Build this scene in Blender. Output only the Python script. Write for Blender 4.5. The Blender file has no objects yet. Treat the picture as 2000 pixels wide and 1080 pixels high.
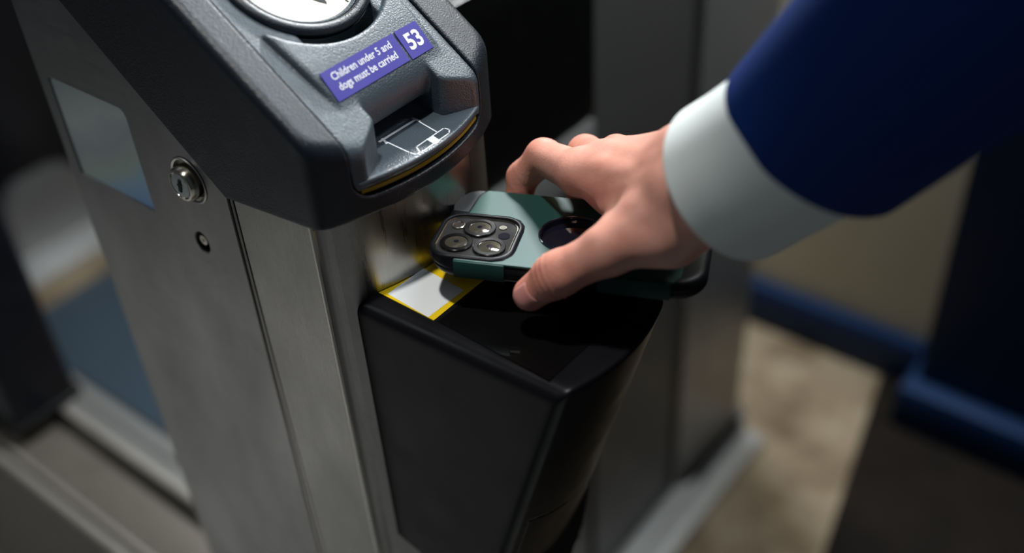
# Ticket gate with a hand holding a phone above the card reader.
# World frame: X runs along the walkway towards the passenger, Y across the gate line, Z up.
# Unit metre; the card reader's top surface is z = 0 and the station floor is z = -1.
import bpy, bmesh, math
import numpy as np
from mathutils import Matrix, Vector

scene = bpy.context.scene
COL = scene.collection

# ------------------------------------------------------------------ camera
cam_data = bpy.data.cameras.new('camera'); cam = bpy.data.objects.new('camera', cam_data); COL.objects.link(cam)
CR = [[0.78814, -0.349936, 0.50634], [0.613267, 0.516424, -0.597671], [-0.05234, 0.78157, 0.621618]]
mw = Matrix([CR[0] + [0], CR[1] + [0], CR[2] + [0], [0, 0, 0, 1]])
mw.translation = Vector((0.2403, -0.3158, 0.3951))
cam.matrix_world = mw
cam_data.sensor_width = 36.0
cam_data.lens = 2120 / 2000 * 36.0
cam_data.clip_start = 0.02
cam_data.dof.use_dof = True
cam_data.dof.focus_distance = 0.622
cam_data.dof.aperture_fstop = 2.3
scene.camera = cam
scene.view_settings.view_transform = 'Standard'
scene.view_settings.look = 'None'
scene.view_settings.gamma = 1.0
scene.view_settings.exposure = 0.0
scene.view_settings.use_curve_mapping = False

# ------------------------------------------------------------------ world and lamps
world = bpy.data.worlds.new('station_gloom'); scene.world = world
world.use_nodes = True
bg = world.node_tree.nodes['Background']
bg.inputs[0].default_value = (0.75, 0.85, 1.0, 1); bg.inputs[1].default_value = 0.03

def area(name, loc, target, sx, sy, power, color):
    l = bpy.data.lights.new(name, 'AREA'); l.shape = 'RECTANGLE'; l.size = sx; l.size_y = sy
    l.energy = power; l.color = color
    o = bpy.data.objects.new(name, l); COL.objects.link(o)
    o.location = loc
    o.rotation_euler = (Vector(target) - Vector(loc)).to_track_quat('-Z', 'Y').to_euler()
    return o
area('back_left_lamp', (-0.66, 1.13, 0.93), (-0.05, 0.10, 0.08), 0.34, 0.10, 36, (0.95, 0.98, 1.0))
area('ceiling_strip', (0.10, 0.98, 1.45), (-0.15, 0.05, 0.1), 0.9, 0.25, 13, (0.80, 0.91, 1.0))
area('added_edge_fill', (-1.25, -1.05, 1.1), (-0.6, -0.3, -0.4), 0.6, 0.6, 3.6, (0.9, 0.95, 1.0))  # unseen lamp added to raise the highlight on the reader's side edge
pf_ = area('added_bounce_fill', (-1.0, -0.75, 0.3), (-1.0, -0.75, -1.0), 0.6, 0.8, 3.1, (1.0, 0.98, 0.95)); pf_.data.spread = math.radians(85)  # added out of view; lights the passage floor that the steel side mirrors
sl = bpy.data.lights.new('added_sticker_spot', 'SPOT'); sl.energy = 58; sl.color = (1.0, 0.99, 0.96); sl.shadow_soft_size = 0.05  # unseen spot put in over the sticker; narrow cone keeps off the sleeve
sl.spot_size = math.radians(15); sl.spot_blend = 0.55
so_ = bpy.data.objects.new('added_sticker_spot', sl); COL.objects.link(so_); so_.location = (-0.16, -0.12, 1.5)
so_.rotation_euler = (Vector((-0.10, 0.035, 0.0)) - so_.location).to_track_quat('-Z', 'Y').to_euler()
area('added_floor_fill', (0.12, 1.06, 0.95), (-0.22, 0.93, -1.0), 0.25, 0.15, 6.5, (1.0, 0.93, 0.82))  # unseen fill added for the beige floor and the post's rounded edge

# ------------------------------------------------------------------ materials
def new_mat(name):
    m = bpy.data.materials.new(name); m.use_nodes = True
    nt = m.node_tree
    return m, nt, nt.nodes['Principled BSDF']
def tex_coord(nt, scale=(1, 1, 1), rot=(0, 0, 0)):
    tc = nt.nodes.new('ShaderNodeTexCoord'); mp = nt.nodes.new('ShaderNodeMapping')
    mp.inputs['Scale'].default_value = scale; mp.inputs['Rotation'].default_value = rot
    nt.links.new(tc.outputs['Object'], mp.inputs[0]); return mp.outputs[0]
def noise(nt, vec, scale, detail=3, rough=0.5):
    n = nt.nodes.new('ShaderNodeTexNoise'); n.inputs['Scale'].default_value = scale
    n.inputs['Detail'].default_value = detail; n.inputs['Roughness'].default_value = rough
    nt.links.new(vec, n.inputs['Vector']); return n.outputs[0]
def ramp(nt, fac, stops):
    r = nt.nodes.new('ShaderNodeValToRGB'); cr = r.color_ramp
    while len(cr.elements) < len(stops): cr.elements.new(0.5)
    for e, (p, c) in zip(cr.elements, stops): e.position = p; e.color = tuple(c) + (1,) if len(c) == 3 else c
    nt.links.new(fac, r.inputs[0]); return r.outputs[0]
def g(v): return (v, v, v)
def bump(nt, bsdf, h, strength, dist):
    b = nt.nodes.new('ShaderNodeBump'); b.inputs['Strength'].default_value = strength; b.inputs['Distance'].default_value = dist
    nt.links.new(h, b.inputs['Height']); nt.links.new(b.outputs[0], bsdf.inputs['Normal'])
def plain(name, color, rough=0.5, metal=0.0, spec=0.5, coat=0.0, bump_scale=0, bump_dist=0.0):
    m, nt, b = new_mat(name)
    b.inputs['Base Color'].default_value = tuple(color) + (1,)
    b.inputs['Roughness'].default_value = rough; b.inputs['Metallic'].default_value = metal
    b.inputs['Specular IOR Level'].default_value = spec; b.inputs['Coat Weight'].default_value = coat
    v = tex_coord(nt)
    n = noise(nt, v, 40, 4)
    nt.links.new(ramp(nt, n, [(0.3, g(max(rough - 0.05, 0.02))), (0.7, g(rough + 0.05))]), b.inputs['Roughness'])
    if bump_scale:
        bump(nt, b, noise(nt, v, bump_scale, 2), 0.5, bump_dist)
    return m
def brushed(name, color, rot, streak=(1, 1, 1), rough=(0.27, 0.42)):
    m, nt, b = new_mat(name)
    v = tex_coord(nt, streak, rot)
    fine = noise(nt, v, 260, 5, 0.7)
    v2 = tex_coord(nt, (1, 1, 0.45))
    blot = noise(nt, v2, 13, 5, 0.6)
    b.inputs['Metallic'].default_value = 1.0
    mix = nt.nodes.new('ShaderNodeMixRGB'); mix.blend_type = 'MULTIPLY'; mix.inputs[0].default_value = 1
    nt.links.new(ramp(nt, fine, [(0.25, [c * 0.82 for c in color]), (0.75, color)]), mix.inputs[1])
    nt.links.new(ramp(nt, blot, [(0.32, g(0.66)), (0.68, g(1.0))]), mix.inputs[2])
    nt.links.new(mix.outputs[0], b.inputs['Base Color'])
    ad = nt.nodes.new('ShaderNodeMath'); ad.operation = 'ADD'
    nt.links.new(ramp(nt, fine, [(0.25, g(rough[0])), (0.75, g(rough[1]))]), ad.inputs[0])
    nt.links.new(ramp(nt, blot, [(0.3, g(0.06)), (0.7, g(0.0))]), ad.inputs[1])
    nt.links.new(ad.outputs[0], b.inputs['Roughness'])
    bump(nt, b, fine, 0.12, 0.00008)
    return m

M = {}
M['steel'] = brushed('brushed_steel', (0.46, 0.455, 0.445), (0, 0.5, 0), (0.05, 1, 1.0))
M['steel_front'] = brushed('brushed_steel_front', (0.47, 0.46, 0.435), (0, 0, 0), (1, 1, 0.06), (0.20, 0.34))
M['steel_edge'] = plain('polished_steel_edge', (0.62, 0.60, 0.55), 0.3, 1.0)
M['dark_gap'] = plain('dark_gap', (0.01, 0.01, 0.01), 0.7)
M['grey_metal'] = plain('painted_grey_metal', (0.20, 0.20, 0.20), 0.4, 0.5)
M['rail_metal'] = plain('aluminium_rail', (0.60, 0.61, 0.60), 0.4, 0.5)
M['housing'] = plain('textured_dark_plastic', (0.0085, 0.013, 0.020), 0.38, 0, 0.5, 0, 1000, 0.0006)
M['face'] = plain('textured_slate_plastic', (0.052, 0.075, 0.095), 0.36, 0, 0.7, 0, 1000, 0.0008)
M['tray'] = plain('textured_tray_plastic', (0.058, 0.078, 0.096), 0.33, 0, 0.7, 0, 1000, 0.0007)
M['reader'] = plain('smooth_black_plastic', (0.007, 0.007, 0.009), 0.33, 0, 0.15, 0, 900, 0.00004)
M['glass'] = plain('black_glass', (0.004, 0.004, 0.004), 0.06, 0, 0.5)
M['yellow'] = plain('yellow_vinyl', (0.9, 0.62, 0.005), 0.4)
M['yellow_dull'] = plain('dull_yellow_strip', (0.36, 0.27, 0.004), 0.45)
M['white'] = plain('white_vinyl', (0.82, 0.84, 0.84), 0.45)
M['purple'] = plain('violet_blue_label', (0.052, 0.045, 0.35), 0.4)
M['lettering'] = plain('white_print', (0.85, 0.87, 0.92), 0.5)
M['chrome'] = plain('worn_chrome', (0.62, 0.58, 0.5), 0.16, 1.0)
M['lockface'] = plain('lock_face_steel', (0.45, 0.5, 0.52), 0.3, 1.0, bump_scale=300, bump_dist=0.0003)
M['case_black'] = plain('matt_black_rubber', (0.006, 0.007, 0.009), 0.4, 0, 0.18, bump_scale=2500, bump_dist=0.0001)
M['case_grey'] = plain('slate_case_shell', (0.035, 0.04, 0.048), 0.45, bump_scale=2500, bump_dist=0.0001)
M['lens_ring'] = plain('lens_ring', (0.006, 0.006, 0.006), 0.18, 0.0)
M['island_glass'] = plain('island_glass', (0.035, 0.034, 0.034), 0.12, 0.0, 0.6)
M['lens_glass'] = plain('lens_glass', (0.045, 0.041, 0.031), 0.06, 0, 0.6, 0.5)
M['lens_core'] = plain('lens_core', (0.01, 0.01, 0.02), 0.05, 0, 0.9, 1.0)
M['skin_nail'] = plain('nail', (0.60, 0.25, 0.22), 0.28)

def green_mat():
    m, nt, b = new_mat('green_metal_flake')
    v = tex_coord(nt)
    n = noise(nt, v, 2200, 2)
    nt.links.new(ramp(nt, n, [(0.35, (0.010, 0.049, 0.041)), (0.7, (0.018, 0.073, 0.062))]), b.inputs['Base Color'])
    b.inputs['Metallic'].default_value = 0.1; b.inputs['Specular IOR Level'].default_value = 0.3
    nt.links.new(ramp(nt, n, [(0.3, g(0.42)), (0.7, g(0.56))]), b.inputs['Roughness'])
    return m
M['green'] = green_mat()

def skin_mat():
    m, nt, b = new_mat('skin')
    v = tex_coord(nt)
    big = noise(nt, v, 22, 4, 0.6); fine = noise(nt, v, 900, 3, 0.6)
    col = ramp(nt, big, [(0.3, (0.52, 0.215, 0.155)), (0.5, (0.63, 0.305, 0.23)), (0.75, (0.68, 0.37, 0.285))])
    at = nt.nodes.new('ShaderNodeAttribute'); at.attribute_name = 'flush'
    mix = nt.nodes.new('ShaderNodeMixRGB'); nt.links.new(at.outputs['Fac'], mix.inputs[0])
    nt.links.new(col, mix.inputs[1]); mix.inputs[2].default_value = (0.62, 0.17, 0.12, 1)
    nt.links.new(mix.outputs[0], b.inputs['Base Color'])
    b.inputs['Roughness'].default_value = 0.42
    b.inputs['Subsurface Weight'].default_value = 0.25
    b.inputs['Subsurface Radius'].default_value = (0.008, 0.003, 0.0015)
    b.inputs['Subsurface Scale'].default_value = 0.6
    vo = nt.nodes.new('ShaderNodeTexVoronoi'); vo.inputs['Scale'].default_value = 700; nt.links.new(v, vo.inputs['Vector'])
    ad = nt.nodes.new('ShaderNodeMath'); ad.operation = 'ADD'
    nt.links.new(vo.outputs[0], ad.inputs[0]); nt.links.new(fine, ad.inputs[1])
    bump(nt, b, ad.outputs[0], 0.35, 0.00025)
    return m
M['skin'] = skin_mat()

def cloth(name, c1, c2, scale, rough, sheen):
    m, nt, b = new_mat(name)
    v = tex_coord(nt)
    w = noise(nt, v, scale, 2)
    nt.links.new(ramp(nt, w, [(0.3, c1), (0.7, c2)]), b.inputs['Base Color'])
    b.inputs['Roughness'].default_value = rough
    b.inputs['Sheen Weight'].default_value = sheen; b.inputs['Specular IOR Level'].default_value = 0.15
    bump(nt, b, w, 0.3, 0.0003)
    return m
M['jacket'] = cloth('navy_wool', (0.0008, 0.019, 0.115), (0.0015, 0.030, 0.185), 1500, 0.8, 0.0)
M['shirt'] = cloth('white_cotton', (0.70, 0.76, 0.74), (0.78, 0.83, 0.81), 2000, 0.75, 0.1)

def hologram():
    m, nt, b = new_mat('holographic_foil')
    v = tex_coord(nt)
    sp = nt.nodes.new('ShaderNodeSeparateXYZ'); nt.links.new(tex_coord(nt, (0.5, 1, 1)), sp.inputs[0])
    # the diffraction print: iridescent towards the lower front corner
    a = nt.nodes.new('ShaderNodeMath'); a.operation = 'MULTIPLY_ADD'; a.inputs[1].default_value = 8.7; a.inputs[2].default_value = 10.0
    s2 = nt.nodes.new('ShaderNodeMath'); s2.operation = 'SUBTRACT'
    nt.links.new(sp.outputs[0], s2.inputs[0]); nt.links.new(sp.outputs[2], s2.inputs[1]); nt.links.new(s2.outputs[0], a.inputs[0])
    n = noise(nt, v, 25, 3)
    ad = nt.nodes.new('ShaderNodeMath'); ad.operation = 'MULTIPLY_ADD'; ad.inputs[1].default_value = 0.25
    nt.links.new(n, ad.inputs[0]); nt.links.new(a.outputs[0], ad.inputs[2])
    sub = nt.nodes.new('ShaderNodeMath'); sub.operation = 'SUBTRACT'; sub.inputs[1].default_value = 0.125; nt.links.new(ad.outputs[0], sub.inputs[0])
    col = ramp(nt, sub.outputs[0], [(0.0, (0.42, 0.47, 0.47)), (0.35, (0.66, 0.72, 0.70)), (0.5, (0.52, 0.60, 0.60)), (0.68, (0.58, 0.72, 0.60)), (0.8, (0.42, 0.66, 0.85)), (1.0, (0.28, 0.50, 0.95))])
    nt.links.new(col, b.inputs['Base Color'])
    b.inputs['Metallic'].default_value = 0.0; b.inputs['Roughness'].default_value = 0.25
    br = nt.nodes.new('ShaderNodeTexBrick'); br.inputs['Scale'].default_value = 160; br.inputs['Mortar Size'].default_value = 0.06
    mp = nt.nodes.new('ShaderNodeMapping'); mp.inputs['Rotation'].default_value = (math.pi / 2, 0, 0); nt.links.new(v, mp.inputs[0]); nt.links.new(mp.outputs[0], br.inputs['Vector'])
    bump(nt, b, br.outputs['Fac'], 0.3, 0.0002)
    return m
M['hologram'] = hologram()

def floor_tone(name, stops, scale):
    m, nt, b = new_mat(name)
    v = tex_coord(nt)
    n = noise(nt, v, scale, 8, 0.65); n2 = noise(nt, v, 120, 4, 0.6)
    mix = nt.nodes.new('ShaderNodeMixRGB'); mix.blend_type = 'MULTIPLY'; mix.inputs[0].default_value = 0.6
    nt.links.new(ramp(nt, n, stops), mix.inputs[1]); nt.links.new(ramp(nt, n2, [(0.3, g(0.6)), (0.7, g(1))]), mix.inputs[2])
    nt.links.new(mix.outputs[0], b.inputs['Base Color']); b.inputs['Roughness'].default_value = 0.8; b.inputs['Specular IOR Level'].default_value = 0.15
    bump(nt, b, n2, 0.4, 0.002)
    return m
M['floor'] = floor_tone('worn_beige_floor', [(0.35, (0.17, 0.12, 0.075)), (0.55, (0.34, 0.27, 0.18)), (0.75, (0.45, 0.38, 0.27))], 9)
M['floor_grey'] = floor_tone('grey_concrete', [(0.35, (0.30, 0.30, 0.29)), (0.7, (0.42, 0.42, 0.41))], 7)
M['floor_dark'] = floor_tone('shaded_floor_brown', [(0.3, (0.008, 0.006, 0.0045)), (0.7, (0.015, 0.011, 0.008))], 12)
M['wall'] = floor_tone('beige_wall_paint', [(0.3, (0.62, 0.56, 0.40)), (0.7, (0.72, 0.65, 0.47))], 3)
M['blue'] = plain('dark_blue_gloss_paint', (0.001, 0.020, 0.075), 0.5, 0, 0.25)
M['panel'] = plain('grey_screen_laminate', (0.085, 0.085, 0.082), 0.45)
M['panel_black'] = plain('black_screen_panel', (0.004, 0.004, 0.004), 0.35)
M['post'] = plain('grey_post_metal', (0.36, 0.36, 0.35), 0.38, 0.6)
M['channel'] = plain('dull_channel_steel', (0.14, 0.125, 0.105), 0.5, 0.6)
M['channel_lip'] = plain('dull_lip_steel', (0.28, 0.26, 0.23), 0.45, 0.6)
M['bluegrey'] = plain('blue_grey_pad', (0.055, 0.085, 0.115), 0.4)
M['navy'] = plain('navy_panel', (0.002, 0.004, 0.010), 0.4)
M['lamp'], nt_, b_ = new_mat('lit_display')
b_.inputs['Base Color'].default_value = (0.3, 0.29, 0.24, 1)
b_.inputs['Emission Color'].default_value = (1.0, 0.95, 0.76, 1); b_.inputs['Emission Strength'].default_value = 0.85

# ------------------------------------------------------------------ object helpers
def link(name, me, mats, parent=None, **props):
    o = bpy.data.objects.new(name, me); COL.objects.link(o)
    for m in (mats if isinstance(mats, (list, tuple)) else [mats]): me.materials.append(m)
    if parent: o.parent = parent
    for k, v in props.items(): o[k] = v
    return o
def thing(name, label, category, loc=(0, 0, 0), group=None):
    o = bpy.data.objects.new(name, None); COL.objects.link(o); o.location = loc
    o.empty_display_size = 0.05
    o['label'] = label; o['category'] = category
    if group: o['group'] = group
    return o
def localise(o, loc):
    """Shift mesh so that its origin is loc, in the parent's frame (parents carry no rotation)."""
    o.data.transform(Matrix.Translation(-Vector(loc))); o.location = Vector(loc) - (o.parent.location if o.parent else Vector())
    return o
def smooth(me, angle=None):
    me.polygons.foreach_set('use_smooth', [True] * len(me.polygons))
    if angle:
        bm = bmesh.new(); bm.from_mesh(me)
        for e in bm.edges:
            if len(e.link_faces) == 2 and e.calc_face_angle(0) > angle: e.smooth = False
        bm.to_mesh(me); bm.free()
def bm_done(bm, name, angle=0.6):
    bmesh.ops.recalc_face_normals(bm, faces=bm.faces)
    me = bpy.data.meshes.new(name); bm.to_mesh(me); bm.free(); smooth(me, angle); return me
def plate(outline, holes, to3d, thick, bevel=0.0):
    """A flat plate with holes; to3d(u, v, w) maps plate coordinates (w = depth) to the scene."""
    bm = bmesh.new(); edges = []
    for loop in [outline] + list(holes):
        vs = [bm.verts.new((u, v, 0)) for u, v in loop]
        edges += [bm.edges.new((vs[i], vs[(i + 1) % len(vs)])) for i in range(len(vs))]
    bmesh.ops.triangle_fill(bm, edges=edges, use_beauty=True)
    ret = bmesh.ops.extrude_face_region(bm, geom=list(bm.faces))
    for e in ret['geom']:
        if isinstance(e, bmesh.types.BMVert): e.co.z = 1.0
    if bevel:
        be = [e for e in bm.edges if len(e.link_faces) == 2 and e.calc_face_angle(0) > 1.0 and e.verts[0].co.z < 0.5 and e.verts[1].co.z < 0.5]
        for v in bm.verts: v.co.z *= thick
        bmesh.ops.bevel(bm, geom=be, offset=bevel, segments=2, affect='EDGES')
        for v in bm.verts: v.co.z /= thick
    for v in bm.verts: v.co = Vector(to3d(v.co.x, v.co.y, v.co.z * thick))
    return bm_done(bm, 'plate')
def rounded(x0, x1, y0, y1, r, n=8):
    pts = []
    for cx, cy, a in ((x1 - r, y1 - r, 0), (x0 + r, y1 - r, 90), (x0 + r, y0 + r, 180), (x1 - r, y0 + r, 270)):
        for i in range(n + 1):
            t = math.radians(a + 90 * i / n); pts.append((cx + r * math.cos(t), cy + r * math.sin(t)))
    return pts
def circle(cx, cy, r, n=48):
    return [(cx + r * math.cos(2 * math.pi * i / n), cy + r * math.sin(2 * math.pi * i / n)) for i in range(n)]
def prism(poly, z0, z1, bevel=0.0, seg=2, to3d=None):
    """Vertical prism over an (x, y) polygon."""
    bm = bmesh.new()
    vs = [bm.verts.new((x, y, z0)) for x, y in poly]; f = bm.faces.new(vs)
    ret = bmesh.ops.extrude_face_region(bm, geom=[f])
    for e in ret['geom']:
        if isinstance(e, bmesh.types.BMVert): e.co.z = z1
    if bevel:
        be = [e for e in bm.edges if len(e.link_faces) == 2 and e.calc_face_angle(0) > 0.7]
        bmesh.ops.bevel(bm, geom=be, offset=bevel, segments=seg, affect='EDGES', profile=0.5)
    if to3d:
        for v in bm.verts: v.co = Vector(to3d(*v.co))
    return bm_done(bm, 'prism')
def box(x0, x1, y0, y1, z0, z1, bevel=0.0):
    return prism([(x0, y0), (x1, y0), (x1, y1), (x0, y1)], z0, z1, bevel)
def tube(pts, r, n=20):
    """A swept tube with closed ends; r is one radius or one per point."""
    bm = bmesh.new(); rings = []
    pts = [Vector(p) for p in pts]; rs = r if isinstance(r, (list, tuple)) else [r] * len(pts)
    for i, p in enumerate(pts):
        t = (pts[min(i + 1, len(pts) - 1)] - pts[max(i - 1, 0)]).normalized()
        a = t.orthogonal().normalized() if i == 0 else (a - t * a.dot(t)).normalized()
        b = t.cross(a)
        rings.append([bm.verts.new(p + (a * math.cos(2 * math.pi * k / n) + b * math.sin(2 * math.pi * k / n)) * rs[i]) for k in range(n)])
    for A, B in zip(rings, rings[1:]):
        for k in range(n): bm.faces.new((A[k], A[(k + 1) % n], B[(k + 1) % n], B[k]))
    bm.faces.new(rings[0][::-1]); bm.faces.new(rings[-1])
    return bm_done(bm, 'tube')
def lathe(profile, n=64):
    """Profile of (radius, height) turned about Z."""
    bm = bmesh.new(); rings = []
    for r, z in profile:
        rings.append([bm.verts.new((r * math.cos(2 * math.pi * k / n), r * math.sin(2 * math.pi * k / n), z)) for k in range(n)] if r > 1e-6 else [bm.verts.new((0, 0, z))])
    for A, B in zip(rings, rings[1:]):
        for k in range(n):
            q = [A[k % len(A)], A[(k + 1) % n % len(A)], B[(k + 1) % n % len(B)], B[k % len(B)]]
            u = [v for i, v in enumerate(q) if v not in q[:i]]
            if len(u) > 2: bm.faces.new(u)
    return bm_done(bm, 'lathe')

# ------------------------------------------------------------------ implicit surfaces
def smin(a, b, k):
    h = np.clip(0.5 + 0.5 * (b - a) / k, 0, 1); return b + (a - b) * h - k * h * (1 - h)
def smax(a, b, k): return -smin(-a, -b, k)
def length(v): return np.sqrt((v * v).sum(-1))
def round_cone(P, a, b, ra, rb):
    a = np.asarray(a, float); b = np.asarray(b, float); d = b - a
    t = np.clip(((P - a) @ d) / (d @ d), 0, 1)
    return length(P - a - t[:, None] * d) - (ra + (rb - ra) * t)
def rbox2(u, v, hu, hv, r):
    qu = np.abs(u) - hu + r; qv = np.abs(v) - hv + r
    return np.hypot(np.maximum(qu, 0), np.maximum(qv, 0)) + np.minimum(np.maximum(qu, qv), 0) - r
def surface(sdf, lo, hi, h, name='surface'):
    """Surface nets over the zero set of sdf inside the box lo..hi at spacing h."""
    lo = np.array(lo, float); B = 6
    nb = np.ceil((np.array(hi) - lo) / (h * B)).astype(int); n = nb * B
    bi = np.stack(np.meshgrid(*[np.arange(k) for k in nb], indexing='ij'), -1).reshape(-1, 3)
    cen = lo + (bi * B + (B - 1) / 2) * h
    dc = np.concatenate([sdf(c) for c in np.array_split(cen, max(1, len(cen) // 200000))])
    near = np.abs(dc) < h * B * 0.5 * 1.732 * 1.45 + 0.0008
    F = np.repeat(np.repeat(np.repeat(dc.reshape(nb), B, 0), B, 1), B, 2).astype(np.float32)
    off = np.stack(np.meshgrid(*[np.arange(B)] * 3, indexing='ij'), -1).reshape(-1, 3)
    nb_i = bi[near]
    for chunk in np.array_split(nb_i, max(1, len(nb_i) // 1500)):
        ii = (chunk[:, None, :] * B + off[None]).reshape(-1, 3)
        F[ii[:, 0], ii[:, 1], ii[:, 2]] = sdf(lo + ii * h)
    S = F < 0
    S[0] = S[-1] = False; S[:, 0] = S[:, -1] = False; S[:, :, 0] = S[:, :, -1] = False
    F = np.where(S, np.minimum(F, -1e-7), np.maximum(F, 1e-7))
    cs = [(i, j, k) for i in (0, 1) for j in (0, 1) for k in (0, 1)]
    sh = [slice(None, -1), slice(1, None)]
    cnt = sum(S[sh[i], sh[j], sh[k]].astype(np.int8) for i, j, k in cs)
    act = np.argwhere((cnt > 0) & (cnt < 8))
    vid = -np.ones(cnt.shape, np.int64); vid[tuple(act.T)] = np.arange(len(act))
    acc = np.zeros((len(act), 3)); w = np.zeros(len(act))
    for a in cs:
        for ax in range(3):
            if a[ax]: continue
            b = list(a); b[ax] = 1
            fa = F[tuple((act + a).T)]; fb = F[tuple((act + b).T)]
            m = (fa < 0) != (fb < 0)
            t = np.where(m, fa / np.where(m, fa - fb, 1), 0)
            p = np.tile(np.array(a, float), (len(act), 1)); p[:, ax] = t
            acc += p * m[:, None]; w += m
    V = lo + (act + acc / w[:, None]) * h
    faces = []
    for ax in range(3):
        s0 = [slice(1, -1)] * 3; s0[ax] = slice(0, -1); s1 = list(s0); s1[ax] = slice(1, None)
        A = S[tuple(s0)]; Bq = S[tuple(s1)]
        e = np.argwhere(A != Bq); flip = A[tuple(e.T)]
        base = e + 1; base[:, ax] -= 1
        u, v = [(1, 2), (2, 0), (0, 1)][ax]
        q = []
        for du, dv in ((0, 0), (1, 0), (1, 1), (0, 1)):
            c = base.copy(); c[:, u] -= du; c[:, v] -= dv; q.append(vid[tuple(c.T)])
        q = np.stack(q, 1)
        q[~flip] = q[~flip][:, ::-1]
        faces.append(q)
    Q = np.concatenate(faces)
    for it in range(3):
        d = sdf(V); e_ = h * 0.3; G = np.stack([(sdf(V + np.eye(3)[i] * e_) - sdf(V - np.eye(3)[i] * e_)) / (2 * e_) for i in range(3)], 1)
        gn = np.maximum((G * G).sum(1), 0.25)
        st = -G * (d / gn)[:, None]; L = length(st); st *= np.minimum(1, 0.5 * h / np.maximum(L, 1e-9))[:, None]
        V = V + st
    me = bpy.data.meshes.new(name)
    me.vertices.add(len(V)); me.vertices.foreach_set('co', V.ravel())
    me.loops.add(Q.size); me.loops.foreach_set('vertex_index', Q.ravel().astype(np.int32))
    me.polygons.add(len(Q)); me.polygons.foreach_set('loop_start', np.arange(0, Q.size, 4, dtype=np.int32))
    me.polygons.foreach_set('loop_total', np.full(len(Q), 4, np.int32))
    me.update(calc_edges=True); me.validate(); smooth(me)
    return me

# ------------------------------------------------------------------ setting: floor, wall, skirting, pilaster
link('floor', box(-3.2, 2.2, -2.2, 1.2, -1.06, -1.004), M['floor_grey'], kind='structure')
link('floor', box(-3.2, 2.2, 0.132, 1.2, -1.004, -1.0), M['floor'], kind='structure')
dark = prism([(-0.17, 1.19), (2.0, 1.19), (2.0, 0.14), (0.05, 0.14)], -1.0, -0.994, 0.002)  # shade beyond the light patch, put into the colour of a dark slab
link('floor_tone', dark, M['floor_dark'], label='shaded floor right of the beige strip, its shade coloured into a dark brown slab', category='mat')
link('wall_back', box(-3.2, 2.2, 1.2, 1.32, -1.05, 1.6), M['wall'], kind='structure')
sk = box(-3.2, -0.105, 1.172, 1.2, -1.0, -0.905, 0.008)
link('baseboard_back', sk, M['blue'], kind='structure')
col_ = thing('pilaster', 'dark blue painted pilaster with a stepped foot against the beige back wall', 'pillar', (0.3, 1.15, -1.0))
p_ = link('shaft', box(-0.085, 0.75, 1.10, 1.2, -0.905, 1.6, 0.006), M['blue'], col_); localise(p_, (0.3, 1.15, -1.0))
p_ = link('foot', box(-0.105, 0.77, 1.065, 1.2, -1.0, -0.905, 0.012), M['blue'], col_); localise(p_, (0.3, 1.15, -1.0))

# ------------------------------------------------------------------ gate line behind the gate: screen, post, rail
scr = thing('gate_screen', 'dark grey screen panel between the ticket gate and the grey post', 'screen', (-0.33, 0.45, -1.0))
def sp(name, me, m):
    o = link(name, me, m, scr); return localise(o, (-0.33, 0.45, -1.0))
sp('panel', box(-0.335, -0.318, 0.135, 0.690, -0.965, 0.03, 0.002), M['panel'])
sp('dark_pane', box(-0.319, -0.311, 0.20, 0.482, -0.165, 0.028, 0.002), M['panel_black'])
sp('lower_trim', box(-0.319, -0.311, 0.20, 0.482, -0.235, -0.172, 0.003), M['rail_metal'])
sp('frame_edge', box(-0.319, -0.313, 0.482, 0.488, -0.96, 0.028, 0.001), M['panel'])
rail = thing('floor_rail', 'pale aluminium rail on the floor running from the grey post towards the gate', 'rail', (-0.28, 0.5, -1.0))
for nm, me, m in (('base', box(-0.322, -0.256, 0.14, 0.90, -0.999, -0.975, 0.004), M['rail_metal']), ('lip', box(-0.316, -0.292, 0.14, 0.90, -0.975, -0.955, 0.004), M['rail_metal'])):
    localise(link(nm, me, m, rail), (-0.28, 0.5, -1.0))
post = thing('gate_post', 'grey metal post with a bright rounded edge in front of the back wall', 'post', (-0.38, 0.85, -1.0))
localise(link('shaft', prism([(-0.45, 0.70), (-0.310, 0.70)] + [(-0.350 + 0.045 * math.cos(t), 0.880 + 0.045 * math.sin(t)) for t in np.linspace(0, math.pi / 2, 10)] + [(-0.45, 0.925)], -0.96, 0.02, 0.003), M['post'], post), (-0.38, 0.85, -1.0))
localise(link('foot', prism(rounded(-0.46, -0.292, 0.692, 0.935, 0.05, 10), -1.0, -0.955, 0.004), M['grey_metal'], post), (-0.38, 0.85, -1.0))

# ------------------------------------------------------------------ lower left: channel plinth, black stanchion, far paddle
pl = thing('channel_plinth', 'low steel channel plinth running away behind the ticket gate', 'plinth', (-0.9, 0.04, -1.0))
def pp(name, me, m):
    return localise(link(name, me, m, pl), (-0.9, 0.04, -1.0))
pp('body', box(-2.2, -0.403, -0.012, 0.098, -1.0, -0.612, 0.003), M['channel'])
pp('near_lip', box(-2.2, -0.403, -0.016, -0.006, -0.612, -0.596, 0.003), M['channel_lip'])
pp('inner_lip', box(-2.2, -0.403, 0.002, 0.009, -0.612, -0.600, 0.002), M['channel_lip'])
pp('far_lip', box(-2.2, -0.403, 0.080, 0.092, -0.612, -0.592, 0.003), M['channel_lip'])
st = thing('black_stanchion', 'black rectangular stanchion standing on the steel channel plinth', 'post', (-0.95, 0.07, -0.61))
localise(link('shaft', prism(rounded(-0.985, -0.885, 0.02, 0.115, 0.012), -0.588, 0.3), M['navy'], st), (-0.95, 0.07, -0.61))
localise(link('foot', prism(rounded(-0.99, -0.88, 0.012, 0.12, 0.014), -0.5915, -0.580, 0.003), M['panel_black'], st), (-0.95, 0.07, -0.61))
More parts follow.
